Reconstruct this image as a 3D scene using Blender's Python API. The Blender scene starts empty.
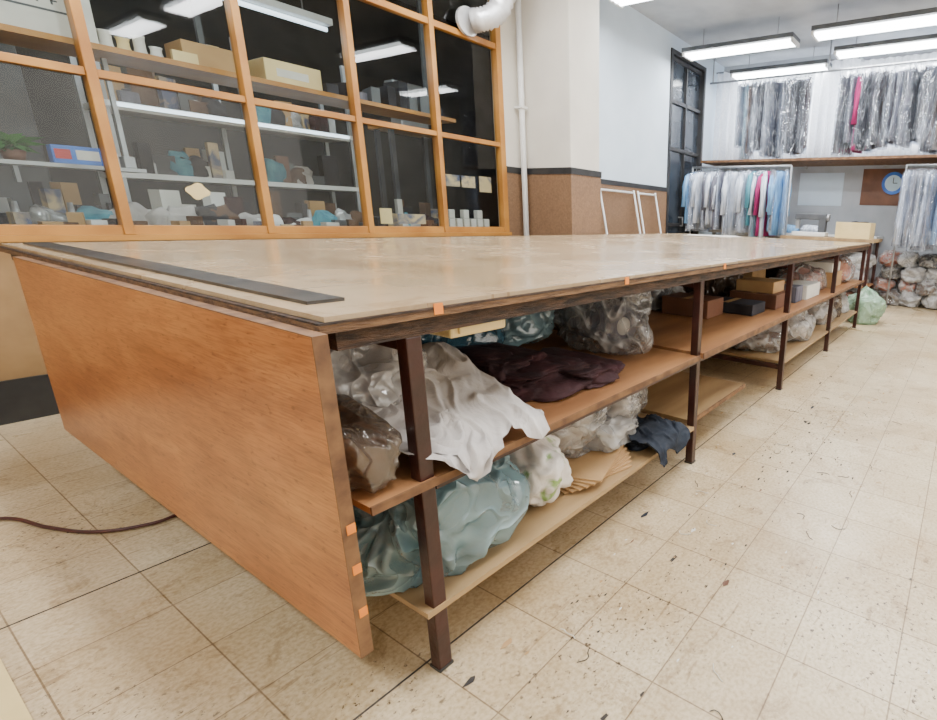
import bpy, math, random, bmesh
from mathutils import Vector, Matrix, noise
random.seed(7)
R = random.random
def U(a,b): return a+(b-a)*R()
scene = bpy.context.scene
COL = scene.collection

# ---------------------------------------------------------------- materials
def base_mat(name):
    m = bpy.data.materials.new(name); m.use_nodes = True
    nt = m.node_tree
    return m, nt, nt.nodes['Principled BSDF']
def ramp(N,L,src,stops):
    cr=N.new('ShaderNodeValToRGB'); e=cr.color_ramp.elements
    while len(e)<len(stops): e.new(.5)
    for i,(p,c) in enumerate(stops): e[i].position=p; e[i].color=(*c,1)
    L.new(src,cr.inputs['Fac']); return cr.outputs['Color']
def mul(N,L,a,b,f=1.0):
    x=N.new('ShaderNodeMixRGB'); x.blend_type='MULTIPLY'; x.inputs[0].default_value=f
    L.new(a,x.inputs[1]); L.new(b,x.inputs[2]); return x.outputs[0]
def noisen(N,L,vec,scale,detail=4,dist=0,rough=.5):
    n=N.new('ShaderNodeTexNoise'); n.inputs['Scale'].default_value=scale; n.inputs['Detail'].default_value=detail
    n.inputs['Distortion'].default_value=dist; n.inputs['Roughness'].default_value=rough
    L.new(vec,n.inputs['Vector']); return n.outputs['Fac']
def mapped(N,L,stretch=(1,1,1),rot=(0,0,0)):
    tc=N.new('ShaderNodeTexCoord'); mp=N.new('ShaderNodeMapping'); mp.inputs['Scale'].default_value=stretch
    mp.inputs['Rotation'].default_value=rot
    L.new(tc.outputs['Object'],mp.inputs['Vector']); return mp.outputs['Vector']
def bumpn(N,L,b,h,strength,dist):
    bp=N.new('ShaderNodeBump'); bp.inputs['Strength'].default_value=strength; bp.inputs['Distance'].default_value=dist
    L.new(h,bp.inputs['Height']); L.new(bp.outputs['Normal'],b.inputs['Normal']); return bp
def mat(name, c1, c2=None, rough=0.6, scale=6.0, stretch=(1,1,1), bump=0.0, bscale=None,
        metal=0.0, detail=4.0, dist=0.0, lo=0.35, hi=0.65, spec=0.5, emit=None, estr=0.0, bdist=0.02, translucent=0):
    m, nt, b = base_mat(name); N,L=nt.nodes,nt.links
    b.inputs['Roughness'].default_value=rough; b.inputs['Metallic'].default_value=metal
    b.inputs['Specular IOR Level'].default_value=spec
    c2=c2 or tuple(x*0.85 for x in c1)
    v=mapped(N,L,stretch)
    c=ramp(N,L,noisen(N,L,v,scale,detail,dist),[(lo,c1),(hi,c2)])
    L.new(c,b.inputs['Base Color'])
    if bump>0: bumpn(N,L,b,noisen(N,L,v,bscale or scale*3,5,dist),bump,bdist)
    if emit:
        b.inputs['Emission Color'].default_value=(*emit,1); b.inputs['Emission Strength'].default_value=estr
    if translucent:
        o=[n for n in N if n.type=='OUTPUT_MATERIAL'][0]
        t=N.new('ShaderNodeBsdfTranslucent'); L.new(c,t.inputs['Color'])
        mx=N.new('ShaderNodeMixShader'); mx.inputs[0].default_value=translucent
        L.new(b.outputs[0],mx.inputs[1]); L.new(t.outputs[0],mx.inputs[2]); L.new(mx.outputs[0],o.inputs[0])
    return m
def ridge(N,L,v,scale,dist,power,detail=2):
    n=noisen(N,L,v,scale,detail,dist)
    a=N.new('ShaderNodeMath'); a.operation='MULTIPLY_ADD'; a.inputs[1].default_value=2; a.inputs[2].default_value=-1; L.new(n,a.inputs[0])
    a2=N.new('ShaderNodeMath'); a2.operation='ABSOLUTE'; L.new(a.outputs[0],a2.inputs[0])
    a3=N.new('ShaderNodeMath'); a3.operation='SUBTRACT'; a3.inputs[0].default_value=1; L.new(a2.outputs[0],a3.inputs[1])
    a4=N.new('ShaderNodeMath'); a4.operation='POWER'; a4.inputs[1].default_value=power; L.new(a3.outputs[0],a4.inputs[0])
    return a4.outputs[0]
def film(name, col, opac=.4, crease=.9, rough=.10, bscale=5, gloss=.6, bd=.02, stretch=(1,1,1), gmin=.07):
    """thin polythene: milky tint over what is inside, mirror-like glints on creases"""
    m=bpy.data.materials.new(name); m.use_nodes=True; nt=m.node_tree; N,L=nt.nodes,nt.links
    for n in list(N): N.remove(n)
    o=N.new('ShaderNodeOutputMaterial')
    v=mapped(N,L,stretch)
    r1=ridge(N,L,v,bscale,.5,14,1); r2=ridge(N,L,v,bscale*2.3,.4,10,1)
    h=N.new('ShaderNodeMath'); h.operation='MULTIPLY_ADD'; h.inputs[1].default_value=.4; L.new(r2,h.inputs[0]); L.new(r1,h.inputs[2])
    bp=N.new('ShaderNodeBump'); bp.inputs['Strength'].default_value=.8; bp.inputs['Distance'].default_value=bd
    L.new(h.outputs[0],bp.inputs['Height'])
    d=N.new('ShaderNodeBsdfDiffuse'); d.inputs['Color'].default_value=(*col,1); L.new(bp.outputs['Normal'],d.inputs['Normal'])
    tl=N.new('ShaderNodeBsdfTranslucent'); tl.inputs['Color'].default_value=(*col,1)
    milky=N.new('ShaderNodeMixShader'); milky.inputs[0].default_value=.3; L.new(d.outputs[0],milky.inputs[1]); L.new(tl.outputs[0],milky.inputs[2])
    tr=N.new('ShaderNodeBsdfTransparent'); tr.inputs['Color'].default_value=(*[min(1,.55+.45*c) for c in col],1)
    op=N.new('ShaderNodeMath'); op.operation='MULTIPLY_ADD'; op.inputs[1].default_value=crease-opac; op.inputs[2].default_value=opac; op.use_clamp=True
    L.new(h.outputs[0],op.inputs[0])
    m1=N.new('ShaderNodeMixShader'); L.new(op.outputs[0],m1.inputs[0]); L.new(tr.outputs[0],m1.inputs[1]); L.new(milky.outputs[0],m1.inputs[2])
    g=N.new('ShaderNodeBsdfGlossy'); g.inputs['Roughness'].default_value=rough; L.new(bp.outputs['Normal'],g.inputs['Normal'])
    fr=N.new('ShaderNodeLayerWeight'); fr.inputs['Blend'].default_value=.35; L.new(bp.outputs['Normal'],fr.inputs['Normal'])
    mr=N.new('ShaderNodeMapRange'); mr.inputs['To Min'].default_value=gmin; mr.inputs['To Max'].default_value=gloss
    L.new(fr.outputs['Fresnel'],mr.inputs['Value'])
    m2=N.new('ShaderNodeMixShader'); L.new(mr.outputs['Result'],m2.inputs[0]); L.new(m1.outputs[0],m2.inputs[1]); L.new(g.outputs[0],m2.inputs[2])
    L.new(m2.outputs[0],o.inputs[0])
    return m
def glass_mat(name, tint=(.80,.86,.86)):
    m=bpy.data.materials.new(name); m.use_nodes=True; nt=m.node_tree; N,L=nt.nodes,nt.links
    for n in list(N): N.remove(n)
    o=N.new('ShaderNodeOutputMaterial'); mx=N.new('ShaderNodeMixShader')
    t=N.new('ShaderNodeBsdfTransparent'); t.inputs['Color'].default_value=(*tint,1)
    g=N.new('ShaderNodeBsdfGlossy'); g.inputs['Roughness'].default_value=.02
    lw=N.new('ShaderNodeLayerWeight'); lw.inputs['Blend'].default_value=.3
    mr=N.new('ShaderNodeMapRange'); mr.inputs['To Min'].default_value=.03; mr.inputs['To Max'].default_value=.36
    L.new(lw.outputs['Fresnel'],mr.inputs['Value']); L.new(mr.outputs['Result'],mx.inputs['Fac'])
    L.new(t.outputs[0],mx.inputs[1]); L.new(g.outputs[0],mx.inputs[2]); L.new(mx.outputs[0],o.inputs[0])
    return m
def floor_mat():
    m, nt, b = base_mat('floor_tiles'); N,L=nt.nodes,nt.links
    tc=N.new('ShaderNodeTexCoord'); mp=N.new('ShaderNodeMapping'); mp.inputs['Location'].default_value=(-.1,-.25,0)
    L.new(tc.outputs['Object'],mp.inputs['Vector']); obj=tc.outputs['Object']
    br=N.new('ShaderNodeTexBrick'); br.offset=0; br.squash=1
    br.inputs['Scale'].default_value=1; br.inputs['Brick Width'].default_value=.26; br.inputs['Row Height'].default_value=.26
    br.inputs['Mortar Size'].default_value=.0022; br.inputs['Mortar Smooth'].default_value=.3
    br.inputs['Color1'].default_value=(.61,.495,.325,1); br.inputs['Color2'].default_value=(.69,.575,.395,1)
    br.inputs['Mortar'].default_value=(.31,.225,.135,1)
    L.new(mp.outputs['Vector'],br.inputs['Vector'])
    c=mul(N,L,br.outputs['Color'],ramp(N,L,noisen(N,L,obj,90,4),[(.3,(.74,.69,.60)),(.6,(1,1,1))]))
    c=mul(N,L,c,ramp(N,L,noisen(N,L,obj,1.3,8,.4,.7),[(.32,(.64,.53,.38)),(.60,(1,1,1))]),.9)
    c=mul(N,L,c,ramp(N,L,noisen(N,L,obj,7,10,.6,.8),[(.34,(.48,.38,.27)),(.46,(1,1,1))]),.7)
    c=mul(N,L,c,ramp(N,L,noisen(N,L,mapped(N,L,(1,5,1),(0,0,.4)),6,6,1.5),[(.31,(.5,.4,.3)),(.35,(1,1,1))]),.6)
    patch=ramp(N,L,noisen(N,L,obj,1.1,2),[(.44,(0,0,0)),(.58,(1,1,1))])
    sp=ramp(N,L,noisen(N,L,obj,55,6,.0,.7),[(.38,(.14,.10,.08)),(.41,(1,1,1))])
    x=N.new('ShaderNodeMixRGB'); x.blend_type='MULTIPLY'; L.new(patch,x.inputs[0]); L.new(c,x.inputs[1]); L.new(sp,x.inputs[2])
    L.new(x.outputs[0],b.inputs['Base Color'])
    L.new(ramp(N,L,noisen(N,L,obj,3,6),[(.3,(.42,.42,.42)),(.7,(.24,.24,.24))]),b.inputs['Roughness'])
    bp=bumpn(N,L,b,br.outputs['Fac'],.3,.003); bp.invert=True
    return m
def laminate_mat():
    m, nt, b = base_mat('table_laminate'); N,L=nt.nodes,nt.links
    v=mapped(N,L,(.5,2,1)); o=mapped(N,L)
    c=ramp(N,L,noisen(N,L,v,3,8),[(.3,(.47,.345,.21)),(.7,(.38,.275,.16))])
    c=mul(N,L,c,ramp(N,L,noisen(N,L,o,1.1,6,.5,.6),[(.3,(.78,.72,.63)),(.65,(1,1,1))]))
    c=mul(N,L,c,ramp(N,L,noisen(N,L,o,6,9,.4,.75),[(.36,(.70,.60,.48)),(.48,(1,1,1))]),.6)
    c=mul(N,L,c,ramp(N,L,noisen(N,L,mapped(N,L,(1,22,1),(0,0,.5)),4,6,.2),[(.30,(.55,.46,.36)),(.34,(1,1,1))]),.7)
    c=mul(N,L,c,ramp(N,L,noisen(N,L,mapped(N,L,(22,1,1),(0,0,.25)),3,6,.3),[(.30,(.60,.50,.40)),(.34,(1,1,1))]),.7)
    L.new(c,b.inputs['Base Color'])
    L.new(ramp(N,L,noisen(N,L,o,2.5,7),[(.3,(.15,.15,.15)),(.7,(.30,.30,.30))]),b.inputs['Roughness'])
    b.inputs['Specular IOR Level'].default_value=.9
    return m
def panel_mat():
    m, nt, b = base_mat('wood_panel'); N,L=nt.nodes,nt.links
    v=mapped(N,L,(1,1.1,8))
    c=ramp(N,L,noisen(N,L,v,1.6,8,.8,.6),[(.30,(.52,.225,.070)),(.52,(.43,.165,.048)),(.72,(.30,.105,.030))])
    c=mul(N,L,c,ramp(N,L,noisen(N,L,mapped(N,L,(1,1.4,2.2)),2.2,4,.8),[(.3,(1.0,1.0,1.0)),(.65,(.76,.68,.60))]),.9)
    c=mul(N,L,c,ramp(N,L,noisen(N,L,mapped(N,L,(1,5,90)),3,6,.3),[(.38,(.72,.63,.54)),(.55,(1,1,1))]),.9)
    c=mul(N,L,c,ramp(N,L,noisen(N,L,mapped(N,L,(1,16,50)),2.0,3,.2),[(.30,(.55,.43,.33)),(.38,(1,1,1))]),.8)
    L.new(c,b.inputs['Base Color']); b.inputs['Roughness'].default_value=.33
    return m

M={}
M['floor']=floor_mat()
M['wall']=mat('cream_plaster',(.72,.68,.60),(.66,.62,.55),.8,3,bump=.05)
M['wall_cool']=mat('white_plaster',(.62,.72,.82),(.57,.67,.77),.8,3,bump=.05)
M['wall_far']=mat('grey_plaster',(.45,.47,.50),(.38,.40,.43),.8,3,bump=.05)
M['ceil']=mat('ceiling_paint',(.52,.55,.58),(.42,.45,.49),.85,2.5,bump=.08)
M['wains']=mat('wainscot_laminate',(.25,.145,.08),(.165,.095,.052),.5,60,detail=6,lo=.3,hi=.7)
M['wains_lo']=mat('parapet_board',(.38,.23,.10),(.29,.17,.07),.6,5)
M['black']=mat('black_trim',(.02,.02,.022),(.035,.035,.035),.4,8)
M['doorglass']=mat('dark_door_glass',(.020,.026,.036),(.04,.05,.065),.12,3,spec=.6)
M['pine']=mat('varnished_pine',(.52,.245,.05),(.35,.14,.025),.35,3,detail=8,bump=.05)
M['laminate']=laminate_mat()
M['chip']=mat('chipboard_edge',(.09,.045,.022),(.018,.010,.006),.75,14,stretch=(1,4,8),bump=.8,bscale=40,detail=8)
M['chip_l']=mat('board_edge',(.21,.11,.045),(.08,.038,.016),.7,12,stretch=(1,3,10),bump=.5,bscale=40,detail=8)
M['panel']=panel_mat()
M['ply']=mat('plywood_shelf',(.37,.175,.07),(.23,.10,.04),.45,2,stretch=(.7,5,1),detail=8)
M['ply_lt']=mat('light_plywood',(.42,.28,.135),(.28,.175,.085),.5,2,stretch=(.7,5,1),detail=8)
M['ply_edge']=mat('plywood_edge',(.22,.11,.045),(.10,.045,.02),.7,20,detail=6)
M['steel']=mat('maroon_paint',(.045,.012,.009),(.024,.008,.006),.32,12,bump=.1)
M['ruler']=mat('blued_steel',(.035,.033,.033),(.09,.08,.07),.35,10,metal=.6)
M['tape']=mat('orange_tape',(.85,.26,.02),(.75,.2,.02),.5,8)
M['glass']=glass_mat('window_glass')
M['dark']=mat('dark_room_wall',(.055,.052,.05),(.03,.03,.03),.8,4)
M['white']=mat('white_enamel',(.78,.78,.76),(.70,.70,.68),.4,6)
M['duct']=mat('aluminium_duct',(.80,.80,.80),(.62,.62,.63),.35,9,metal=.35)
M['lamp']=mat('lamp_tube',(1,1,1),(1,1,1),.5,5,emit=(.93,.98,1.0),estr=18)
M['lamp_strip_glow']=mat('workshop_lamp_strip_glow',(1,1,1),(1,1,1),.5,5,emit=(.75,.88,1.0),estr=3)
M['lampbody']=mat('lamp_body',(.06,.065,.075),(.10,.11,.12),.5,5)
M['card']=mat('cardboard',(.50,.31,.14),(.42,.25,.11),.8,7)
M['cardw']=mat('white_carton',(.72,.70,.64),(.62,.60,.55),.7,7)
M['cream']=mat('cream_plastic',(.80,.62,.30),(.72,.55,.25),.4,6)
M['clothw']=mat('grey_white_cotton',(.56,.52,.49),(.40,.37,.355),.85,5,bump=.7,bscale=10,dist=1.0)
M['cloth_w2']=mat('white_cotton',(.80,.79,.78),(.6,.6,.6),.85,5,bump=.5,bscale=12)
M['cloth_br']=mat('brown_cloth',(.15,.08,.045),(.06,.03,.018),.85,6,bump=.6,bscale=12)
M['cloth_or']=mat('salmon_cloth',(.62,.17,.07),(.42,.09,.035),.8,6,bump=.5)
M['cloth_bl']=mat('steelblue_cloth',(.17,.32,.38),(.09,.19,.23),.85,5,bump=.6,bscale=10)
M['maroon']=mat('maroon_cloth',(.020,.004,.006),(.045,.008,.011),.8,10,bump=.7,bscale=16)
M['navy']=mat('navy_cloth',(.006,.010,.020),(.015,.022,.036),.85,9,bump=.6,bscale=16)
M['pl_clear']=film('clear_film',(.84,.83,.82),.14,.62)
M['pl_milk']=film('milky_film',(.82,.82,.82),.42,.8)
M['pl_blue']=film('blue_film',(.42,.62,.68),.32,.78,bscale=4)
M['pl_dblue']=film('dark_blue_film',(.07,.17,.24),.55,.8,bscale=4)
M['pl_smoke']=film('brown_film',(.36,.27,.20),.25,.55)
M['pl_green']=film('green_film',(.40,.62,.42),.5,.85)
M['print']=mat('printed_film',(.82,.78,.74),(.28,.44,.14),.22,6,dist=1.5,lo=.57,hi=.64,bump=.4,bscale=8)
M['pink']=mat('pink_cloth',(.62,.24,.19),(.74,.42,.36),.8,8,bump=.5)
gst=(4,14,1.0)
M['bagfilm']=film('garment_bag_film',(.78,.84,.95),.04,.42,bscale=2.0,stretch=(2,6,1),gloss=.40,gmin=.06)
M['curtain']=mat('lace_curtain',(.92,.93,.95),(.80,.82,.86),.9,30,translucent=.5)
M['sh_w']=mat('shirt_white',(.82,.86,.94),(.46,.53,.66),.8,5,stretch=gst,lo=.4,hi=.6)
M['sh_b']=mat('shirt_lightblue',(.26,.50,.76),(.10,.26,.52),.8,5,stretch=gst)
M['sh_p']=mat('shirt_magenta',(.42,.02,.16),(.26,.01,.09),.8,5,stretch=gst)
M['sh_k']=mat('garment_black',(.010,.010,.015),(.03,.03,.04),.8,7)
M['sh_n']=mat('garment_navy',(.012,.018,.04),(.04,.05,.08),.8,7)
M['sh_g']=mat('shirt_grey',(.20,.20,.25),(.08,.08,.11),.8,5,stretch=gst)
M['sh_t']=mat('shirt_teal',(.10,.35,.42),(.05,.2,.28),.8,5,stretch=gst)
M['metal']=mat('grey_metal',(.40,.41,.43),(.33,.34,.35),.4,9,metal=.6)
M['green']=mat('leaf_green',(.05,.22,.04),(.03,.12,.03),.6,9)
M['blue']=mat('blue_print',(.03,.13,.55),(.05,.2,.65),.5,9)
M['red']=mat('red_print',(.6,.04,.04),(.5,.04,.04),.5,9)
M['clockface']=mat('clock_face',(.55,.72,.85),(.5,.68,.8),.4,5)
M['cable']=mat('red_rubber_cable',(.07,.014,.010),(.04,.010,.010),.5,9)
M['scrap']=mat('scrap_cloth',(.03,.026,.024),(.07,.055,.045),.9,20)
M['picture']=mat('mountain_print',(.08,.10,.18),(.60,.45,.25),.5,7,dist=1,lo=.4,hi=.6)
M['brownbd']=mat('brown_board',(.20,.085,.045),(.13,.055,.03),.6,5)

# ---------------------------------------------------------------- builder
class MB:
    def __init__(s,name): s.name=name; s.v=[]; s.f=[]; s.mi=[]; s.mats=[]; s.sm=[]
    def m(s,k):
        if k not in s.mats: s.mats.append(k)
        return s.mats.index(k)
    def add(s,vs,fs,k,smooth=False,M4=None):
        o=len(s.v); i=s.m(k)
        for p in vs:
            p=Vector(p)
            if M4 is not None: p=M4@p
            s.v.append(tuple(p))
        for f in fs: s.f.append(tuple(o+j for j in f)); s.mi.append(i); s.sm.append(smooth)
    def box(s,x0,x1,y0,y1,z0,z1,k,M4=None,bev=0.0):
        if bev<=0:
            vs=[(x0,y0,z0),(x1,y0,z0),(x1,y1,z0),(x0,y1,z0),(x0,y0,z1),(x1,y0,z1),(x1,y1,z1),(x0,y1,z1)]
            s.add(vs,[(0,3,2,1),(4,5,6,7),(0,1,5,4),(1,2,6,5),(2,3,7,6),(3,0,4,7)],k,False,M4)
        else:
            bm=bmesh.new(); bmesh.ops.create_cube(bm,size=1)
            for v in bm.verts: v.co=Vector(((x0+x1)/2+v.co.x*(x1-x0),(y0+y1)/2+v.co.y*(y1-y0),(z0+z1)/2+v.co.z*(z1-z0)))
            bmesh.ops.bevel(bm,geom=list(bm.edges),offset=bev,segments=2,profile=.5,affect='EDGES')
            bm.verts.index_update()
            s.add([v.co.copy() for v in bm.verts],[tuple(v.index for v in f.verts) for f in bm.faces],k,False,M4); bm.free()
    def rbox(s,cx,cy,w,d,z0,h,k,ang):
        s.box(-w/2,w/2,-d/2,d/2,z0,z0+h,k,Matrix.Translation((cx,cy,0))@Matrix.Rotation(ang,4,'Z'))
    def tube(s,pts,r,k,n=10,smooth=True,cap=True,rfun=None):
        pts=[Vector(p) for p in pts]; vs=[]; fs=[]; up=Vector((0,0,1))
        for i,p in enumerate(pts):
            t=(pts[min(i+1,len(pts)-1)]-pts[max(i-1,0)]).normalized(); a=t.cross(up)
            if a.length<.05: a=t.cross(Vector((0,1,0)))
            a.normalize(); b=t.cross(a); rr=r if rfun is None else r*rfun(i)
            for j in range(n):
                w=2*math.pi*j/n; vs.append(p+a*math.cos(w)*rr+b*math.sin(w)*rr)
        for i in range(len(pts)-1):
            for j in range(n): fs.append((i*n+j,i*n+(j+1)%n,(i+1)*n+(j+1)%n,(i+1)*n+j))
        if cap: fs.append(tuple(range(n-1,-1,-1))); fs.append(tuple((len(pts)-1)*n+j for j in range(n)))
        s.add(vs,fs,k,smooth)
    def disc(s,c,r,axis,k,th=.02,n=32):
        c=Vector(c); ax=Vector(axis).normalized(); s.tube([c-ax*th/2,c+ax*th/2],r,k,n,False)
    def blob(s,c,rad,k,seed=0,rough=.25,freq=1.4,sub=4,floor=None,power=.8,pinch=None,fine=.05,lim=None,aniso=.35):
        bm=bmesh.new(); bmesh.ops.create_icosphere(bm,subdivisions=sub,radius=1)
        sd=Vector((seed*3.7,seed*1.9,seed*5.1)); vs=[]
        rot=Matrix.Rotation(seed*2.1,3,Vector((math.sin(seed),math.cos(seed*1.3),.4)).normalized())
        for v in bm.verts:
            d=v.co.normalized(); q=Vector([math.copysign(abs(t)**power,t) for t in d])
            wq=d+Vector((noise.noise(d*1.1+sd),noise.noise(d*1.1+sd*1.3),noise.noise(d*1.1+sd*1.7)))*.5
            wr=rot@wq; wa=Vector((wr.x,wr.y,wr.z*aniso))
            f=1+rough*noise.noise(d*freq+sd)*1.6
            r1=1-math.sqrt(noise.noise(wa*freq*2.2+sd*2)**2+.002)*3; r2=1-math.sqrt(noise.noise(wa*freq*4.6+sd)**2+.002)*3
            f+=fine*r1*.8+fine*.45*r2
            p=Vector((q.x*rad[0]*f,q.y*rad[1]*f,q.z*rad[2]*f))
            if pinch and d.z>.5:
                g=(d.z-.5)/.5; p.x*=1-.75*g; p.y*=1-.75*g; p.z+=pinch*g*g
            p+=Vector(c)
            if floor is not None and p.z<floor: p.z=floor+.001*R()
            if lim:
                j=.006*(1+noise.noise(d*3+sd))
                p.x=min(max(p.x,lim[0]+j),lim[1]-j); p.y=min(max(p.y,lim[2]+j),lim[3]-j); p.z=min(p.z,lim[4]-j)
            vs.append(p)
        bm.verts.index_update()
        s.add(vs,[tuple(v.index for v in f.verts) for f in bm.faces],k,True); bm.free()
    def bag(s,c,rad,k,core,seed,floor,lim=None,sub=5,fine=.10,pinch=None,cs=.84):
        s.blob(c,rad,k,seed,.25,1.4,sub,floor,lim=lim,fine=fine,pinch=pinch)
        l2=(lim[0]+.012,lim[1]-.012,lim[2]+.012,lim[3]-.012,lim[4]-.012) if lim else None
        s.blob((c[0],c[1],c[2]-rad[2]*.08),tuple(r*cs for r in rad),core,seed,.25,1.4,4,floor+.003,lim=l2,fine=.05)
    def drape(s,x0,x1,path,k,nu=40,nv=40,amp=.02,seed=0,freq=7,shear=0.0,hemf=None):
        P=[Vector((0,a,b)) for a,b in path]; Ls=[0]
        for i in range(1,len(P)): Ls.append(Ls[-1]+(P[i]-P[i-1]).length)
        vs=[];fs=[]
        for j in range(nv+1):
            for i in range(nu+1):
                u=i/nu; h0=hemf(u) if hemf else 0
                tt=(j/nv)*(Ls[-1]-h0); q=1
                while q<len(Ls)-1 and Ls[q]<tt: q+=1
                w=min(1,max(0,(tt-Ls[q-1])/(Ls[q]-Ls[q-1]+1e-9)))
                p=P[q-1].lerp(P[q],w); dr=(P[q]-P[q-1]).normalized(); nr=Vector((0,-dr.z,dr.y))
                if nr.z<0: nr=-nr
                if abs(dr.y)<.3: nr=Vector((0,-1,0))
                x=x0+(x1-x0)*u+shear*(j/nv)
                h=noise.noise(Vector((x*freq+seed,j/nv*2.2,seed*.7)))*1.6
                h=abs(h)*amp+(1-abs(noise.noise(Vector((x*freq*1.6+j/nv*2,j/nv*4,seed)))*2))**2*amp*.9+abs(noise.noise(Vector((x*freq*4+j/nv*5,j/nv*9,seed))))*amp*.5
                p=p+nr*(h+.004); p.x=x+noise.noise(Vector((u*4,j/nv*6,seed)))*.025
                vs.append(p)
        for j in range(nv):
            for i in range(nu): a=j*(nu+1)+i; fs.append((a,a+1,a+nu+2,a+nu+1))
        s.add(vs,fs,k,True)
    def garment(s,x,y,ztop,length,k,half=.22,th=.035,ang=0,sleeve=True,seed=0,bagged=False):
        M4=Matrix.Translation((x,y,0))@Matrix.Rotation(ang,4,'Z')
        prof=[(.0,.06,.6),(.02,.09,.8),(.06,half*.92,1),(.12,half,1.05),(.3,half*.9,1.1),(.6,half*.95,1.2),(1,half*1.02,1.4)]
        def loft(kk,n,gx,gt,dz,wobf,cap):
            vs=[];fs=[]
            for a,(tt,hw,tk) in enumerate(prof):
                z=ztop-.07-tt*(length+dz)
                for j in range(n):
                    w=2*math.pi*j/n; wob=1+wobf*math.sin(3*w+seed+tt*2)+wobf*.6*math.sin(5*w+seed*2+tt*5)
                    vs.append(((hw+gx)*math.cos(w),(th*tk+gt)*math.sin(w)*wob,z+gx*.5))
            for a in range(len(prof)-1):
                for j in range(n): fs.append((a*n+j,a*n+(j+1)%n,(a+1)*n+(j+1)%n,(a+1)*n+j))
            if cap: fs.append(tuple(range(n))); fs.append(tuple((len(prof)-1)*n+j for j in range(n)))
            s.add(vs,fs,kk,True,M4)
        loft(k,14,0,0,0,.25,True)
        if bagged: loft('bagfilm',20,.035,.012,.05,.28,False)
        elif sleeve:
            for sg in (-1,1):
                s.tube([M4@Vector((sg*half*.85,0,ztop-.07-.10*length)),M4@Vector((sg*half*1.1,.0,ztop-.07-.3*length)),M4@Vector((sg*half*1.12,0,ztop-.07-.68*length))],.04,k,8)
        s.tube([(x,y,ztop-.07),(x,y,ztop+.02)],.004,'metal',5)
    def done(s):
        me=bpy.data.meshes.new(s.name); me.from_pydata(s.v,[],s.f); me.update()
        for k in s.mats: me.materials.append(M[k])
        me.polygons.foreach_set('material_index',s.mi); me.polygons.foreach_set('use_smooth',s.sm); me.update()
        o=bpy.data.objects.new(s.name,me); COL.objects.link(o); return o
def simple_box(name,*a,**kw):
    b=MB(name); b.box(*a,**kw); return b.done()

# ---------------------------------------------------------------- room shell
X0,X1,Y0,YW,ZC=-2.6,8.75,-2.6,4.08,3.6
simple_box('floor',X0-.1,X1+.1,Y0-.1,6.72,-.1,0,'floor')
simple_box('ceiling',X0-.1,X1+.1,Y0-.1,6.72,ZC,ZC+.1,'ceil')
w=MB('wall_left')
w.box(X0,3.80,YW,YW+.12,0,.93,'wains_lo'); w.box(X0,3.80,YW,YW+.12,3.2,ZC,'wall')
w.box(3.80,4.55,YW,YW+.12,0,ZC,'wall'); w.box(4.55,6.95,YW,YW+.12,0,ZC,'wall_cool')
w.box(6.95,8.05,YW,YW+.12,3.42,ZC,'wall_cool'); w.box(8.05,X1,YW,YW+.12,0,ZC,'wall_cool')
w.box(X0,-1.75,YW,YW+.12,.93,3.2,'wall'); w.done()
p=MB('wall_pillar'); p.box(4.05,4.50,3.45,YW,0,ZC,'wall',bev=.01); p.done()
w=MB('wall_far')
w.box(X1,X1+.12,Y0,6.6,0,2.2,'wall_far'); w.box(X1,X1+.12,Y0,6.6,3.35,ZC,'wall_far')
w.box(X1,X1+.12,Y0,-1.4,2.2,3.35,'wall_far'); w.box(X1,X1+.12,4.0,6.6,2.2,3.35,'wall_far'); w.done()
simple_box('wall_right',X0,X1,Y0-.12,Y0,0,ZC,'wall')
simple_box('wall_back',X0-.12,X0,Y0,6.6,0,ZC,'wall')
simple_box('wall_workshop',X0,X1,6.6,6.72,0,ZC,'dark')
t=MB('trim_1')
t.box(3.80,4.05,YW-.015,YW,1.50,1.56,'black'); t.box(4.035,4.05,3.435,YW-.015,1.50,1.56,'black')
t.box(4.05,4.515,3.435,3.45,1.50,1.56,'black'); t.box(4.50,4.515,3.45,YW,1.50,1.56,'black')
t.box(4.515,6.95,YW-.015,YW,1.50,1.56,'black'); t.done()
t=MB('trim_2')
t.box(3.80,4.05,YW-.008,YW,.0,1.50,'wains'); t.box(4.042,4.05,3.442,YW-.008,0,1.50,'wains')
t.box(4.05,4.508,3.442,3.45,0,1.50,'wains'); t.box(4.50,4.508,3.45,YW,0,1.50,'wains')
t.box(4.508,6.95,YW-.008,YW,0,1.50,'wains'); t.done()
simple_box('baseboard_left',X0,3.80,YW-.015,YW,0,.22,'black')

w=MB('window_1')
posts=[-1.74,-1.05,-.36,.33,1.02,1.71,2.39,3.07,3.77]
for i,x in enumerate(posts):
    hw=.022 if i<len(posts)-1 else .03
    w.box(x-hw,x+hw,YW-.03,YW+.05,.93,3.2,'pine',bev=.004)
for z,h in ((.95,.03),(1.745,.020),(2.585,.024),(3.18,.02)):
    for a,b in zip(posts[:-1],posts[1:]): w.box(a+.022,b-.022,YW-.02,YW+.04,z-h,z+h,'pine',bev=.003)
for z0,z1 in ((.98,1.725),(1.765,2.561),(2.609,3.16)):
    for a,b in zip(posts[:-1],posts[1:]):
        w.add([(a+.022,YW+.02,z0),(b-.022,YW+.02,z0),(b-.022,YW+.02,z1),(a+.022,YW+.02,z1)],[(0,1,2,3)],'glass')
w.box(X0,3.80,YW-.06,YW-.03,.90,.93,'pine')
w.done()

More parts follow.
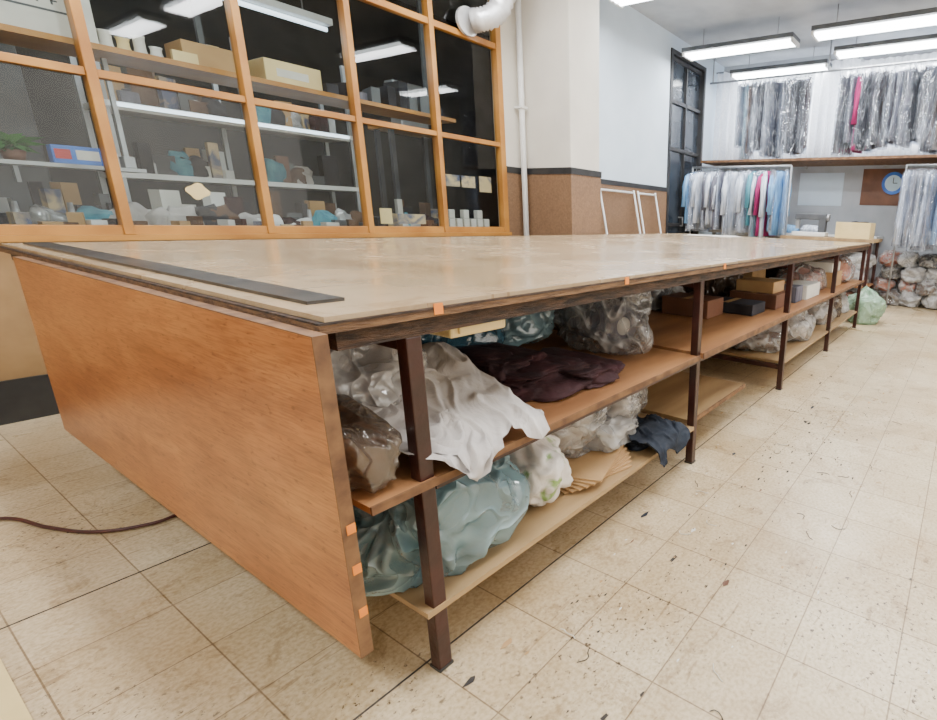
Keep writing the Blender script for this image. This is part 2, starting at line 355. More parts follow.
d=MB('door_1')
d.box(6.95,7.01,YW-.02,YW+.12,0,3.42,'black'); d.box(7.99,8.05,YW-.02,YW+.12,0,3.42,'black'); d.box(7.01,7.99,YW-.02,YW+.12,3.36,3.42,'black')
d.box(7.01,7.99,YW+.06,YW+.10,0,3.36,'doorglass')
for z in (.02,1.0,2.1,2.75,3.3): d.box(7.01,7.99,YW+.02,YW+.06,z,z+.05,'black')
d.box(7.49,7.52,YW+.02,YW+.06,0,3.36,'black')
d.tube([(7.46,YW-.02,1.0),(7.46,YW-.02,1.15)],.01,'metal',8)
d.box(7.45,7.47,YW-.02,YW+.06,1.0,1.02,'metal'); d.box(7.45,7.47,YW-.02,YW+.06,1.13,1.15,'metal')
d.done()

p=MB('heating_pipe'); p.tube([(3.98,4.0,0),(3.98,4.0,3.6)],.028,'white',14)
for z in (.5,2.1,3.3): p.box(3.94,4.02,3.96,4.06,z,z+.02,'white')
p.done()
p=MB('ventilation_duct')
pts=[(3.72,3.80,3.6),(3.70,3.80,3.2),(3.66,3.81,2.95),(3.60,3.84,2.80),(3.52,3.88,2.72),(3.45,3.93,2.69),(3.42,3.98,2.68)]
fine=[]
for i in range(len(pts)-1):
    n=16 if i==0 else 10 if i==1 else 6
    for k in range(n): fine.append(Vector(pts[i]).lerp(Vector(pts[i+1]),k/n))
p.tube(fine,.078,'duct',20,rfun=lambda i:1+.2*(i%2)); p.disc((3.41,4.025,2.68),.11,(0,1,0),'duct',.03); p.done()

# ---------------------------------------------------------------- workshop behind glass
s=MB('hanging_shelf')
s.box(.35,3.4,4.25,4.62,1.895,1.925,'pine')
for x in (.36,1.70,3.36): s.box(x,x+.03,4.59,4.62,1.925,3.6,'lampbody')
s.done()
b=MB('carton_box')
b.box(.40,1.14,4.30,4.58,1.926,2.16,'cardw',bev=.004)
for i,x in enumerate((.84,.89,.94,.99,1.04)):   # block lettering strokes
    b.box(x,x+.008,4.2985,4.30,2.075,2.115,'lampbody'); b.box(x,x+.028,4.2985,4.30,2.107,2.115,'lampbody'); b.box(x,x+.024,4.2985,4.30,2.09,2.097,'lampbody')
b.box(.78,1.10,4.2985,4.30,2.04,2.05,'lampbody'); b.done()
b=MB('carton_box'); b.box(1.50,1.83,4.30,4.55,1.926,2.06,'card',bev=.004); b.box(1.64,1.69,4.299,4.551,2.06,2.062,'cream')
b.box(1.44,1.56,4.27,4.299,1.926,1.985,'cream'); b.done()
b=MB('carton_box'); b.box(1.93,2.29,4.30,4.55,1.926,2.07,'cream',bev=.004); b.box(2.0,2.2,4.2985,4.30,1.97,2.02,'cardw'); b.done()
b=MB('thread_spools')
for i in range(4):
    x=1.185+i*.07; h=[.05,.03,.06,.02][i]
    b.tube([(x,4.36,1.93),(x,4.36,1.94),(x,4.36,1.96),(x,4.36,1.96+h),(x,4.36,1.97+h)],.032,['cardw','cream','cardw','white'][i],10,rfun=lambda i:[1,1,.85,.85,1][i])
b.done()
b=MB('dark_storage_boxes')
for i in range(9):
    x=2.40+i*.11; b.rbox(x,4.42,U(.06,.11),.2,1.926,U(.05,.22),random.choice(['sh_k','lampbody','brownbd','sh_g','lampbody']),U(-.3,.3))
b.done()
s=MB('storage_shelving')
for x in (1.28,2.05,2.84):
    for y in (4.98,5.4): s.box(x-.015,x+.015,y-.015,y+.015,0,2.3,'metal')
for z in (.6,1.26,1.70): s.box(1.27,2.86,4.96,5.42,z,z+.035,'white' if z in (1.26,1.70) else 'metal')
ck=['sh_k','lampbody','brownbd','metal','sh_g','card','picture','sh_k','lampbody','cardw','white','maroon','cloth_br','card']
for z in (.635,1.295,1.735):
    for row in (5.09,5.25):
        x=1.36
        while x<2.76:
            w_=U(.04,.14); h=U(.04,.26)
            if not(2.0<x+.07 and x-.07<2.1):
                if R()<.7: s.rbox(x,row+U(-.02,.03),w_,U(.05,.12),z,h,random.choice(ck),U(-.5,.5))
                else: s.blob((x,row,z+.05),(.08,.06,U(.05,.12)),random.choice(['clothw','cloth_br','pl_milk','sh_t','sh_k','blue']),int(x*10)+300,.3,1.6,3,floor=z)
            x+=w_*.7+U(.0,.03)
s.done()
s=MB('workbench')
s.box(-.6,3.7,4.30,4.9,.82,.86,'ply')
for x in (-.55,1.0,2.3,3.6):
    for y in (4.34,4.84): s.box(x,x+.05,y,y+.05,0,.82,'metal')
s.done()
s=MB('workbench_clutter')
x=-.5
while x<3.55:
    w_=U(.04,.13); h=U(.10,.36)
    s.rbox(x,U(4.68,4.8),w_,U(.04,.1),.861,h,random.choice(ck),U(-.5,.5))
    s.rbox(x+.02,4.41,U(.03,.11),.08,.861,U(.05,.22),random.choice(ck),U(-.5,.5))
    r=R()
    if r<.5: s.blob((x+.05,4.56,.93),(.10,.05,U(.08,.16)),random.choice(['maroon','pl_milk','sh_k','cloth_w2','cloth_br','clothw','sh_t']),int(x*10)+200,.3,1.6,3,floor=.861)
    elif r<.75: s.tube([(x+.04,4.56,.861),(x+.04,4.56,.98),(x+.04,4.56,1.03),(x+.04,4.56,1.09)],.03,random.choice(['white','sh_t','metal','cream']),12,rfun=lambda i:[1,1,.5,.4][i])
    x+=w_*.7+U(.0,.03)
s.done()
b=MB('supply_rack')
b.box(.3,1.22,4.31,4.50,1.275,1.295,'metal')
for x in (.32,1.18): b.box(x,x+.02,4.47,4.5,1.295,1.895,'metal')
b.done()
b=MB('tissue_box'); b.box(.86,1.05,4.33,4.41,1.296,1.39,'blue',bev=.004); b.box(.87,.93,4.328,4.33,1.32,1.37,'red'); b.box(.95,1.04,4.328,4.33,1.32,1.37,'cardw'); b.done()
b=MB('supply_jars'); b.box(1.07,1.12,4.34,4.42,1.296,1.37,'cardw',bev=.004);b.box(1.14,1.19,4.34,4.42,1.296,1.36,'metal',bev=.004); b.done()
b=MB('potted_plant')
b.tube([(.74,4.42,1.296),(.74,4.42,1.35)],.045,'brownbd',12,rfun=lambda i:.8+.3*i)
for i in range(110):
    a=U(0,6.28); l=U(.05,.16); h=U(-.03,.08); c=Vector((.72,4.42,1.36)); e=c+Vector((math.cos(a)*l,math.sin(a)*l*.5,h)); n_=Vector((-math.sin(a),math.cos(a),0))*.02
    mid=c.lerp(e,.6)+Vector((0,0,.02)); b.add([c,mid+n_,e,mid-n_],[(0,1,2,3)],'green')
b.done()
b=MB('paper_cups')
for i in range(7):
    for j in range(2 if i%2 else 1):
        x=3.14+i*.08; b.box(x,x+.06,4.20,4.26,.971+j*.081,1.05+j*.081,'cardw',bev=.006)
b.box(3.1,3.72,4.16,4.29,.93,.97,'pine'); b.done()
b=MB('postcards')
for x in (3.13,3.30): b.box(x,x+.15,4.102,4.107,1.33,1.43,'picture')
b.box(3.5,3.64,4.102,4.107,1.30,1.44,'picture'); b.box(2.5,2.6,4.102,4.107,1.0,1.12,'cream'); b.box(2.65,2.9,4.102,4.107,1.0,1.08,'picture'); b.done()
b=MB('paper_note'); q=[]
for i in range(24):
    a=2*math.pi*i/24; r_=.045+.006*math.cos(4*a+.78)
    q.append((1.37+r_*1.2*math.cos(a),4.09,1.18+r_*1.0*math.sin(a)))
b.add(q,[tuple(range(24))],'cream'); b.done()
b=MB('knitting_machine')
b.box(3.35,3.65,4.98,5.15,1.9,2.0,'metal',bev=.01); b.box(3.58,3.66,4.98,5.13,2.0,2.25,'metal',bev=.01); b.box(3.3,3.62,4.98,5.12,2.2,2.3,'metal',bev=.01)
b.box(3.2,3.8,4.96,5.3,1.86,1.9,'pine')
for x in (3.22,3.74):
    b.box(x,x+.04,4.97,5.01,0,1.86,'lampbody'); b.box(x,x+.04,5.2,5.24,0,1.86,'lampbody')
b.done()
s=MB('tall_cabinet'); s.box(-1.2,1.0,5.2,5.7,0,2.6,'lampbody',bev=.01)
for x in (-.48,.26): s.box(x,x+.01,5.19,5.2,.05,2.55,'metal')
for x in (-.7,.1,.85): s.box(x,x+.02,5.17,5.2,1.2,1.4,'metal')
s.done()
l=MB('workshop_lamp')
l.box(1.2,2.9,5.15,5.30,2.65,2.70,'white'); l.tube([(1.22,5.22,2.62),(2.88,5.22,2.62)],.018,'lamp_strip_glow',10)
for x in (1.4,2.7): l.tube([(x,5.22,2.7),(x,5.22,3.6)],.006,'metal',6)
l.done()
l=MB('shelf_glow_strip')  # glowing strip stands in for the lit white shelf edge and its reflection
l.box(1.3,2.8,4.93,4.958,1.68,1.70,'white'); l.tube([(1.31,4.94,1.715),(2.80,4.94,1.715)],.012,'lamp_strip_glow',10); l.done()

# ---------------------------------------------------------------- cutting table
TX0,TX1,TY0,TY1,T=.455,6.15,.965,3.40,.93
t=MB('cutting_table')
t.box(TX0+.012,TX1,TY0+.006,TY1,T-.010,T,'laminate')
t.box(TX0,TX1,TY0,TY1,T-.0145,T-.0105,'chip')
t.box(TX0,TX1,TY0+.001,TY1,.900,T-.0145,'chip_l')
t.box(TX0+.03,TX1-.02,TY0+.010,TY1,.863,.900,'chip')
legx=[.637,2.0,3.33,4.66,5.98]
for x in legx:
    for y in (.993,2.15,3.30):
        t.box(x-.018,x+.018,y-.018,y+.018,0.004,.863,'steel',bev=.003); t.box(x-.020,x+.020,y-.020,y+.020,0,.008,'black')
    for z in (.485,.145): t.box(x-.017,x+.017,1.012,3.28,z,z+.03,'steel')
    t.box(x-.017,x+.017,1.012,3.28,.833,.863,'steel')
for a,b_ in zip(legx[:-1],legx[1:]):
    for y in (2.15,3.30): t.box(a+.02,b_-.02,y-.015,y+.015,.485,.515,'steel')
    t.box(a+.02,b_-.02,.975,1.005,.497,.515,'steel')
t.box(.50,1.99,.968,3.28,.516,.532,'ply'); t.box(.50,1.99,.962,.968,.514,.533,'ply_edge')
t.box(2.01,3.36,.960,3.28,.516,.540,'ply'); t.box(2.01,3.36,.955,.960,.514,.541,'ply_edge')
t.box(3.37,6.05,.968,3.28,.516,.532,'ply'); t.box(3.37,6.05,.962,.968,.514,.533,'ply_edge')
t.box(.60,1.98,.975,3.28,.178,.192,'ply_lt'); t.box(.60,1.98,.971,.975,.177,.193,'ply_lt')
t.box(2.03,2.72,1.02,2.1,.176,.196,'ply_lt'); t.box(2.03,2.72,1.014,1.02,.174,.197,'ply_edge')
t.box(3.35,6.0,.985,3.28,.176,.192,'ply_lt')
t.box(.52,6.1,2.175,2.19,.20,.85,'brownbd')  # reddish back board, added to block window-side light and keep the bays dark
for x in (.694,1.406,2.2): t.box(x-.011,x+.011,TY0-.001,TY0,.904,.928,'tape')
t.done()
p=MB('wooden_end_panel')
p.box(.426,.4505,.935,2.97,.235,.905,'panel')
p.box(.4255,.451,.9325,.935,.235,.905,'ply_edge'); p.box(.4255,.451,.9325,2.97,.905,.907,'ply_edge')
for z in (.53,.44,.34): p.box(.434,.4505,.931,.9325,z-.012,z+.008,'tape')
for y in (1.3,2.5): p.box(.4505,.485,y,y+.04,.80,.862,'steel')
p.done()
simple_box('steel_ruler',.510,.582,1.115,3.30,.9302,.937,'ruler')

# ------------- goods on the shelves
z1=.534; z0=.194
LM=(.47,1.98,.99,2.17,.82); LL=(.50,1.98,.985,2.17,.48)
b=MB('folded_cotton_cloth')
b.blob((.82,1.40,.60),(.16,.22,.08),'clothw',3,.3,1.4,5,floor=z1,fine=.12)
b.drape(.64,1.00,[(1.55,.60),(1.38,.69),(1.2,.645),(1.05,.58),(.955,.548),(.945,.50),(.94,.46)],'clothw',110,110,.020,2,8,shear=-.01,
        hemf=lambda u:.07+.03*math.sin(u*11+1)+.07*max(0,.25-u)*4+.05*max(0,u-.6)*2.5)
b.drape(.61,.80,[(1.25,.65),(1.12,.605),(.955,.555),(.940,.52),(.935,.47)],'clothw',60,60,.018,6,9,hemf=lambda u:.03+.10*abs(u-.6)*2)
b.done()
b=MB('film_bundle')
b.bag((.66,1.62,.67),(.17,.30,.15),'pl_clear','cloth_br',5,z1,LM)
b.bag((.55,1.22,.60),(.07,.25,.09),'pl_smoke','cloth_br',7,z1,(.47,.62,.985,2.1,.82))
b.bag((.70,1.40,.70),(.14,.18,.10),'pl_clear','clothw',8,z1,LM)
b.done()
b=MB('maroon_fabric_pile')
for i,(x,y,zz,rx,ry) in enumerate([(1.24,1.40,.555,.20,.26),(1.26,1.38,.585,.16,.22),(1.42,1.26,.555,.15,.20),(1.20,1.43,.615,.12,.18)]):
    b.blob((x,y,zz),(rx,ry,.03),'maroon',90+i,.25,1.4,5,floor=z1,fine=.10,power=.6,lim=LM)
b.done()
b=MB('blue_film_bag'); b.bag((1.16,1.78,.70),(.34,.22,.14),'pl_dblue','cloth_bl',12,z1,LM)
b.bag((1.50,1.68,.70),(.19,.2,.14),'pl_blue','navy',13,z1,LM); b.done()
b=MB('film_roll_bag'); b.blob((1.82,1.38,.68),(.14,.22,.15),'pl_clear',14,.25,1.4,5,floor=z1,fine=.12,lim=LM)
b.tube([(1.80,1.25,.66),(1.86,1.62,.66)],.085,'sh_g',20); b.tube([(1.799,1.249,.66),(1.801,1.26,.66)],.04,'cardw',16); b.done()
b=MB('cream_drawer'); b.box(.76,.93,1.02,1.36,.828,.8625,'cream',bev=.006); b.box(.78,.91,1.012,1.02,.837,.855,'cream',bev=.003); b.done()
b=MB('blue_plastic_sack')
b.bag((.77,1.25,.31),(.23,.23,.16),'pl_blue','cloth_bl',21,z0,LL,sub=6,cs=.80,fine=.14)
b.bag((.70,1.68,.30),(.2,.26,.17),'pl_blue','cloth_bl',22,z0,LL); b.done()
b=MB('teal_sack'); b.bag((1.0,1.50,.34),(.13,.2,.14),'pl_dblue','cloth_bl',23,z0,LL); b.done()
b=MB('printed_plastic_bag'); b.blob((1.12,1.17,.31),(.09,.13,.12),'print',25,.3,1.4,5,floor=z0,pinch=.03,fine=.10,lim=LL)
b.blob((1.12,1.37,.34),(.10,.09,.12),'pink',26,.25,1.4,4,floor=z0,fine=.08,lim=LL); b.done()
b=MB('flattened_cartons')
for i in range(6):
    M4=Matrix.Translation((1.38,1.16,z0+i*.007))@Matrix.Rotation(.12*i-.25,4,'Z'); b.box(-.16,.15,-.14,.2,0,.006,'card',M4)
b.done()
b=MB('film_bag_pile')
b.bag((1.40,1.34,.35),(.17,.22,.14),'pl_clear','clothw',31,.24,LL,fine=.13)
b.bag((1.64,1.28,.34),(.17,.20,.15),'pl_clear','clothw',32,.24,LL,fine=.13)
b.bag((1.84,1.42,.34),(.12,.22,.15),'pl_clear','sh_g',36,.2,LL,fine=.13)
b.bag((1.56,1.16,.27),(.12,.10,.07),'pl_milk','cloth_w2',37,.24,LL)
b.blob((1.42,1.78,.28),(.25,.18,.12),'pink',34,.3,1.4,4,floor=z0,lim=LL); b.done()
b=MB('navy_cloth')
b.blob((1.74,1.07,.215),(.13,.07,.03),'navy',36,.25,1.4,5,floor=z0,fine=.10)
b.drape(1.58,1.84,[(1.2,.22),(1.08,.25),(.98,.23),(.960,.20),(.955,.165),(.95,.12)],'navy',60,40,.022,5,9,hemf=lambda u:.03+.05*math.sin(u*6+2)**2); b.done()
def carton(x0,x1,y0,y1,z,h,k='card'):
    b=MB('carton_box'); b.box(x0,x1,y0,y1,z,z+h,k,bev=.004)
    b.box(x0+.002,x1-.002,(y0+y1)/2-.02,(y0+y1)/2+.02,z+h,z+h+.001,'card'); return b.done()
carton(3.42,3.75,1.10,1.45,.533,.10,'brownbd'); carton(3.03,3.26,1.12,1.5,.541,.07,'sh_k'); carton(2.75,2.98,1.3,1.62,.541,.11,'brownbd')
carton(4.05,4.45,1.06,1.5,.533,.11,'cardw'); carton(4.12,4.45,1.55,1.9,.533,.2,'card'); carton(5.0,5.4,1.08,1.5,.533,.14,'card')
carton(5.03,5.36,1.1,1.46,.675,.09,'cardw'); carton(3.46,3.7,1.14,1.42,.635,.08,'card'); carton(3.82,4.0,1.08,1.4,.533,.12,'sh_g')
def pile(name,items):
    b=MB(name)
    for (x,y,z,rx,ry,rz,k,core,seed,fl,zt) in items:
        b.bag((x,y,z),(rx,ry,rz),k,core,seed,fl,(x-.4,x+.4,1.0,2.17,zt),sub=4)
    return b.done()
pile('bagged_fabric',[(3.75,1.75,.62,.2,.2,.15,'pl_smoke','cloth_br',40,z1,.82),(2.45,1.9,.62,.3,.18,.10,'pl_smoke','maroon',44,.541,.82),(2.95,1.85,.66,.2,.2,.13,'pl_clear','sh_k',45,.541,.82)])
pile('bagged_fabric',[(4.72,1.3,.62,.15,.2,.13,'pl_clear','pink',41,z1,.82)])
pile('bagged_fabric',[(5.68,1.25,.65,.2,.2,.16,'pl_clear','cloth_or',42,z1,.82),(5.55,1.9,.65,.3,.2,.16,'pl_smoke','cloth_br',43,z1,.82)])
pile('bagged_offcuts',[(3.65,1.3,.28,.2,.22,.12,'pl_clear','cloth_br',60,z0,.48),(4.1,1.25,.30,.2,.2,.15,'pl_clear','clothw',61,z0,.48),(4.42,1.3,.29,.13,.2,.13,'pl_milk','clothw',62,z0,.48),
  (4.98,1.25,.3,.22,.2,.16,'pl_clear','clothw',63,z0,.48),(5.42,1.25,.3,.2,.2,.17,'pl_smoke','sh_g',64,z0,.48),(5.76,1.25,.28,.14,.2,.13,'pl_milk','cloth_w2',65,z0,.48)])
b=MB('green_plastic_sack'); b.bag((6.42,.98,.17),(.19,.19,.2),'pl_green','cloth_w2',71,0.0,pinch=.06);b.done()
b=MB('white_plastic_sack'); b.bag((6.5,1.55,.25),(.22,.25,.28),'pl_milk','cloth_or',72,0.0); b.done()
b=MB('paper_patterns')
for i in range(4):
    M4=Matrix.Translation((5.75,2.7,.9302+i*.002))@Matrix.Rotation(.2*i,4,'Z'); b.box(-.2,.2,-.3,.3,0,.0015,'cardw',M4)
b.done()

b=MB('power_cable')
cp=[(-.4,3.0,.01),(.0,2.93,.01),(.2,2.82,.01),(.27,2.62,.01),(.34,2.46,.01),(.44,2.37,.01),(.56,2.36,.01),(.9,2.5,.01)]
pts=[]
for i in range(len(cp)-1):
    P=[Vector(cp[max(i-1,0)]),Vector(cp[i]),Vector(cp[i+1]),Vector(cp[min(i+2,len(cp)-1)])]
    for k in range(8):
        u=k/8; pts.append(.5*((2*P[1])+(P[2]-P[0])*u+(2*P[0]-5*P[1]+4*P[2]-P[3])*u*u+(3*P[1]-P[0]-3*P[2]+P[3])*u**3))
b.tube(pts,.006,'cable',8); b.done()
b=MB('cardboard_sheet'); b.box(-.6,.065,1.60,2.35,.0,.008,'cream'); b.done()
b=MB('fabric_scraps')
def scrap(x,y,r_,k):
    n=random.randint(4,7); a0=U(0,6)
    q=[(x+r_*U(.6,2.2)*math.cos(a0+6.28*j/n),y+r_*U(.3,.8)*math.sin(a0+6.28*j/n),.001+.002*R()) for j in range(n)]
    b.add(q,[tuple(range(n))],k)
for i in range(150):
    scrap(U(.6,5.0),random.gauss(.74,.15) if i%3 else U(-.1,.9),U(.002,.007) if i%7 else U(.009,.016),random.choice(['scrap','scrap','scrap','brownbd','card','cardw']))
for i in range(110): scrap(random.gauss(1.3,.22),random.gauss(.66,.07),U(.0014,.004),'scrap')
for i in range(120): scrap(random.gauss(2.6,.45),random.gauss(.6,.14),U(.002,.008),'scrap')
for (x,y,r_) in ((1.5,.93,.016),(2.2,.85,.014),(3.1,.7,.022)): scrap(x,y,r_,'navy')
for i in range(22):
    x=U(.8,3.5); y=U(.2,.9); a=U(0,6.28); pts=[]
    for k in range(6):
        pts.append((x,y,.0025)); x+=.012*math.cos(a); y+=.012*math.sin(a); a+=U(-.9,.9)
    b.tube(pts,.0012,random.choice(['scrap','cardw','navy']),4)
b.done()
b=MB('floor_joint_strip')
b.box(-2.5,8.6,1.028,1.033,0,.0012,'scrap'); b.box(-2.5,8.6,2.068,2.073,0,.0012,'scrap'); b.done()

# ---------------------------------------------------------------- far end
def curtain(x,y0,y1,z0,z1,seed,am=.025,fq=55):
    b=MB('curtain'); n=int((y1-y0)/.010); vs=[];fs=[]
    for i in range(n+1):
        y=y0+(y1-y0)*i/n
        for j in range(9):
            z=z0+(z1-z0)*j/8
            vs.append((x+am*math.sin(y*fq+seed+.4*math.sin(z*2))+am*.5*math.sin(y*23+z),y,z))
    for i in range(n):
        for j in range(8): a=i*9+j; fs.append((a,a+9,a+10,a+1))
    b.add(vs,fs,'curtain',True); b.tube([(x,y0-.02,z1+.01),(x,y1+.02,z1+.01)],.012,'metal',8)
    for yy in (y0,y1): b.box(x,8.75,yy-.01,yy+.01,z1,z1+.02,'metal')
    return b.done()
curtain(8.66,-1.35,4.02,2.08,3.44,0)
curtain(8.42,3.42,4.04,2.05,3.42,0,.05,48)
curtain(8.42,1.80,2.42,2.05,3.42,2,.05,48)
w=MB('window_2')
for y in (-1.37,0,1.3,2.6,3.97): w.box(8.78,8.83,y-.03,y+.03,2.2,3.35,'white')
for z in (2.23,3.32): w.box(8.78,8.83,-1.4,4.0,z-.03,z+.03,'white')
w.done()
b=MB('garment_rail')
b.tube([(8.08,-1.5,3.20),(8.08,4.0,3.20)],.015,'metal',8)
for y in (-1.4,.65,2.15,3.95): b.tube([(8.08,y,3.20),(8.08,y,3.6)],.01,'metal',6)
y=3.40; i=0
while y>-1.4:
    if not (1.88<y<2.38):
        k=random.choice(['sh_k','sh_k','sh_n','sh_k','sh_k','cloth_br','sh_n','sh_g','cloth_bl','maroon','sh_g'])
        if abs(y-1.62)<.03: k='sh_p'
        b.garment(8.08+U(-.03,.03),y,3.20,U(.86,1.06),k,th=.036,ang=U(-.5,.5),seed=i,bagged=(k!='sh_p'))
    y-=U(.055,.08); i+=1
b.done()
s=MB('long_wall_shelf')
s.box(7.88,8.74,-1.5,4.0,2.0,2.035,'ply_edge')
for y in (-1.4,.1,1.3,2.5,3.7): s.box(8.70,8.75,y,y+.04,1.96,2.0,'metal')
s.done()
b=MB('shirt_rack')
b.tube([(7.60,2.4,1.90),(7.60,4.0,1.90)],.015,'metal',8)
for y in (2.4,3.99): b.tube([(7.60,y,0),(7.60,y,1.90)],.015,'metal',8); b.box(7.35,7.86,y-.015,y+.015,0,.03,'metal')
y=3.92; i=0
while y>2.46:
    k=random.choice(['sh_w','sh_w','sh_w','sh_g','sh_w','sh_b'])
    if 2.46<y<2.6: k='sh_b'
    elif y<2.72: k='sh_p' if y>2.66 else 'sh_g'
    elif y<2.95: k='sh_t' if i%2 else 'sh_w'
    b.garment(7.60+U(-.03,.03),y,1.90,U(.76,.96),k,th=.032,ang=U(-.45,.45),seed=i,bagged=(i%3==1)); y-=U(.05,.065); i+=1
b.done()
b=MB('bagged_shirt_rack')
b.tube([(7.80,-1.2,1.90),(7.80,.92,1.90)],.012,'metal',8)
for y in (-1.19,.91): b.tube([(7.80,y,0),(7.80,y,1.90)],.012,'metal',8); b.box(7.55,7.87,y-.015,y+.015,0,.03,'metal')
y=.86;i=0
while y>-1.1:
    b.garment(7.80,y,1.90,U(.88,1.0),random.choice(['sh_w','sh_g','clothw','sh_k','sh_w','sh_b']),half=.2,th=.036,ang=U(-.5,.5),seed=i,bagged=True); y-=U(.06,.08); i+=1
b.done()
b=MB('side_table')
b.box(7.25,7.95,1.1,2.36,.90,.94,'ply_lt')
for x in (7.28,7.88):
    for y in (1.13,2.29): b.box(x,x+.04,y,y+.04,0,.90,'steel')
b.box(7.28,7.92,1.13,2.33,.3,.32,'ply'); b.done()
b=MB('wall_counter'); b.box(8.1,8.74,1.2,3.9,.92,.96,'white')
for y in (1.25,2.5,3.8): b.box(8.15,8.2,y,y+.05,0,.92,'metal')
b.done()
b=MB('folded_garments')
for i,(y,k,h) in enumerate([(3.5,'sh_k',.10),(3.1,'sh_w',.12),(2.6,'sh_b',.10),(2.2,'sh_w',.10),(1.5,'sh_k',.16)]):
    b.blob((8.35,y,.96+h/2),(.2,.17,h*.8),k,80+i,.15,1.4,4,floor=.9605)
b.done()
b=MB('sewing_machine')
b.box(7.5,7.7,1.80,2.28,.941,1.0,'white',bev=.01);b.box(7.54,7.66,1.82,1.92,1.0,1.20,'lampbody',bev=.01);b.box(7.54,7.66,1.82,2.26,1.17,1.25,'lampbody',bev=.01);b.box(7.57,7.63,2.20,2.25,1.04,1.18,'metal'); b.disc((7.6,1.80,1.2),.05,(0,1,0),'metal',.03); b.done()
b=MB('open_carton')
for (a,b1,c,d_) in ((7.3,7.31,1.18,1.62),(7.69,7.7,1.18,1.62),(7.31,7.69,1.18,1.19),(7.31,7.69,1.61,1.62)): b.box(a,b1,c,d_,.941,1.15,'cream')
b.box(7.31,7.69,1.19,1.61,.941,.95,'cream'); b.done()
b=MB('wall_board'); b.box(8.735,8.75,.4,1.62,1.42,1.95,'brownbd'); b.box(8.735,8.75,1.9,2.6,1.4,1.9,'wall_cool'); b.done()
b=MB('wall_clock')
b.disc((8.719,1.17,1.74),.16,(1,0,0),'blue',.03); b.disc((8.702,1.17,1.74),.115,(1,0,0),'clockface',.006)
b.box(8.696,8.699,1.165,1.175,1.74,1.82,'sh_k'); b.box(8.696,8.699,1.11,1.17,1.735,1.745,'sh_k'); b.done()
b=MB('bagged_garment_heap'); n=0
combos=[('pl_clear','cloth_or'),('pl_milk','clothw'),('pl_milk','cloth_w2'),('pl_clear','cloth_br'),('pl_clear','sh_k'),('pl_clear','cloth_w2'),('pl_clear','pink'),('pl_clear','cloth_or')]
for lay in range(4):
    for i in range(9):
        y=.92-i*.27+U(-.04,.04)+(.08 if lay%2 else 0); zc=.11+lay*.18
        k,core=random.choice(combos)
        b.bag((8.28+U(-.04,.04),y,zc),(.24,.16,.115),k,core,100+n,0.0,sub=4,cs=.9,fine=.11); n+=1
b.done()
b=MB('bagged_bundles')
for i,(y,zz) in enumerate([(1.3,.1),(1.65,.1),(1.98,.12),(1.35,.44),(1.75,.43),(2.1,.43),(1.3,.64),(1.6,.6)]):
    k,core=combos[(i*3)%8]
    b.bag((7.6,y,zz),(.24,.17,.11),k,core,150+i,.0 if zz<.3 else .322,sub=4,cs=.9,fine=.11)
b.done()
b=MB('white_clothes_frame')
for (x,dx) in ((5.25,.75),(6.1,.45)):
    for xx in (x,x+dx): b.tube([(xx,3.72,.012),(xx,4.03,1.46)],.013,'white',8)
    for q in (.12,.98): b.tube([(x,3.72+.31*q,.012+1.448*q),(x+dx,3.72+.31*q,.012+1.448*q)],.013,'white',8)
b.done()

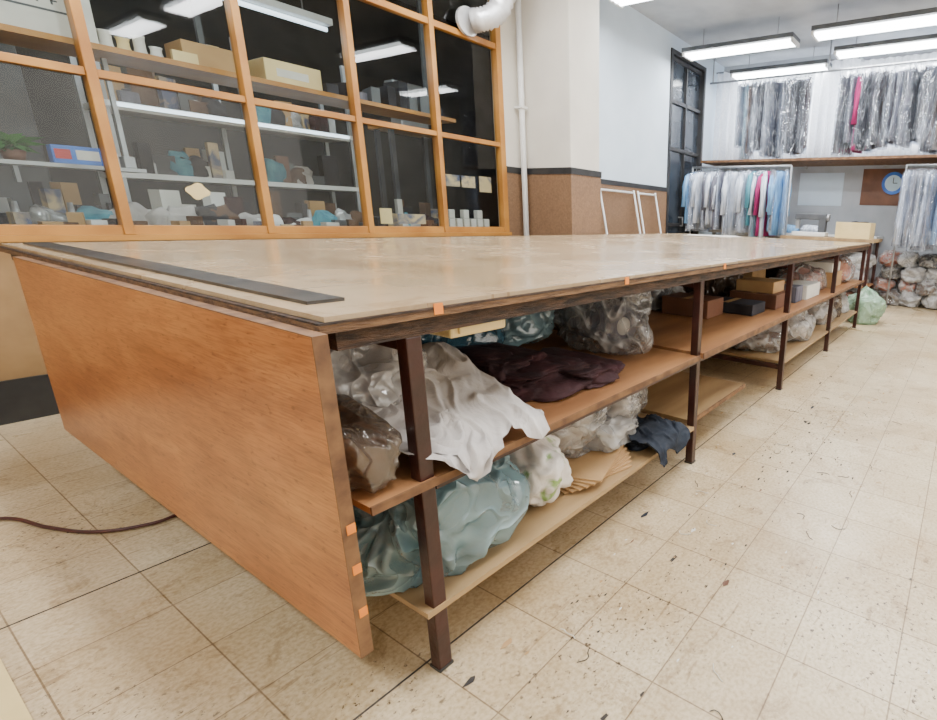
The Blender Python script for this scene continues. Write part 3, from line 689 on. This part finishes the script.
# ---------------------------------------------------------------- lamps
def fixture(x,y0,y1,z,e=28):
    b=MB('ceiling_lamp')
    b.box(x-.16,x+.16,y0,y1,z+.03,z+.08,'lampbody',bev=.004)
    for dx in (-.08,0,.08): b.tube([(x+dx,y0+.03,z+.010),(x+dx,y1-.03,z+.010)],.026,'lamp',10)
    for dy in (y0,y1-.03): b.box(x-.14,x+.14,dy,dy+.03,z-.015,z+.03,'white')
    for dy in (y0+.25,y1-.25): b.tube([(x,dy,z+.08),(x,dy,ZC)],.006,'metal',6)
    b.done()
    ld=bpy.data.lights.new('tube_light','AREA'); ld.shape='RECTANGLE'; ld.size=.24; ld.size_y=y1-y0-.1; ld.energy=e*1.32; ld.color=(.985,.99,1.0)
    o=bpy.data.objects.new('tube_light',ld); o.location=(x,(y0+y1)/2,z-.03); COL.objects.link(o)
for (x,y0,y1,z,e) in [(7.0,2.3,3.85,3.28,36),(6.9,.45,2.05,3.28,40),(8.02,.5,2.05,3.36,16),(8.3,2.2,3.7,3.30,10),
                    (5.0,2.1,3.65,3.28,34),(5.0,-.4,1.15,3.28,46),(3.0,2.1,3.65,3.28,30),(3.0,-.4,1.15,3.28,50),
                    (1.0,2.1,3.65,3.28,28),(1.0,-.4,1.15,3.28,50),(-1.0,2.1,3.65,3.28,26),(-1.0,-.4,1.15,3.28,34),(6.9,-1.9,-.4,3.28,40),(3.0,-2.3,-1.0,3.28,32)]:
    fixture(x,y0,y1,z,e)
def area(name,loc,rot,sx,sy,e,c):
    ld=bpy.data.lights.new(name,'AREA'); ld.shape='RECTANGLE'; ld.size=sx; ld.size_y=sy; ld.energy=e; ld.color=c
    o=bpy.data.objects.new(name,ld); o.location=loc; o.rotation_euler=rot; COL.objects.link(o)
area('workshop_tube',(2.05,5.22,2.58),(0,0,0),1.6,.15,13,(.9,.95,1))
area('daylight',(2.2,Y0+.05,1.8),(math.radians(90),0,0),6,1.8,60,(1,.95,.88))
area('rear_window_daylight',(8.95,1.3,2.78),(0,math.radians(90),0),1.1,5.2,240,(.92,.96,1))

wd=bpy.data.worlds.new('world'); scene.world=wd; wd.use_nodes=True
wd.node_tree.nodes['Background'].inputs[0].default_value=(.8,.88,1,1); wd.node_tree.nodes['Background'].inputs[1].default_value=1.0

# ---------------------------------------------------------------- camera
cd=bpy.data.cameras.new('camera'); cam=bpy.data.objects.new('camera',cd); COL.objects.link(cam)
cd.sensor_width=36; cd.lens=511/937*36; cd.shift_x=-(665-468.5)/937; cd.clip_start=.02
right=Vector((.5066,-.8616,.0340)); fwd=Vector((.8351,.4805,-.2674)).normalized()
right=(right-fwd*right.dot(fwd)).normalized(); up=right.cross(fwd)
cam.matrix_world=Matrix(((right.x,up.x,-fwd.x,0),(right.y,up.y,-fwd.y,0),(right.z,up.z,-fwd.z,1.12),(0,0,0,1)))
scene.camera=cam
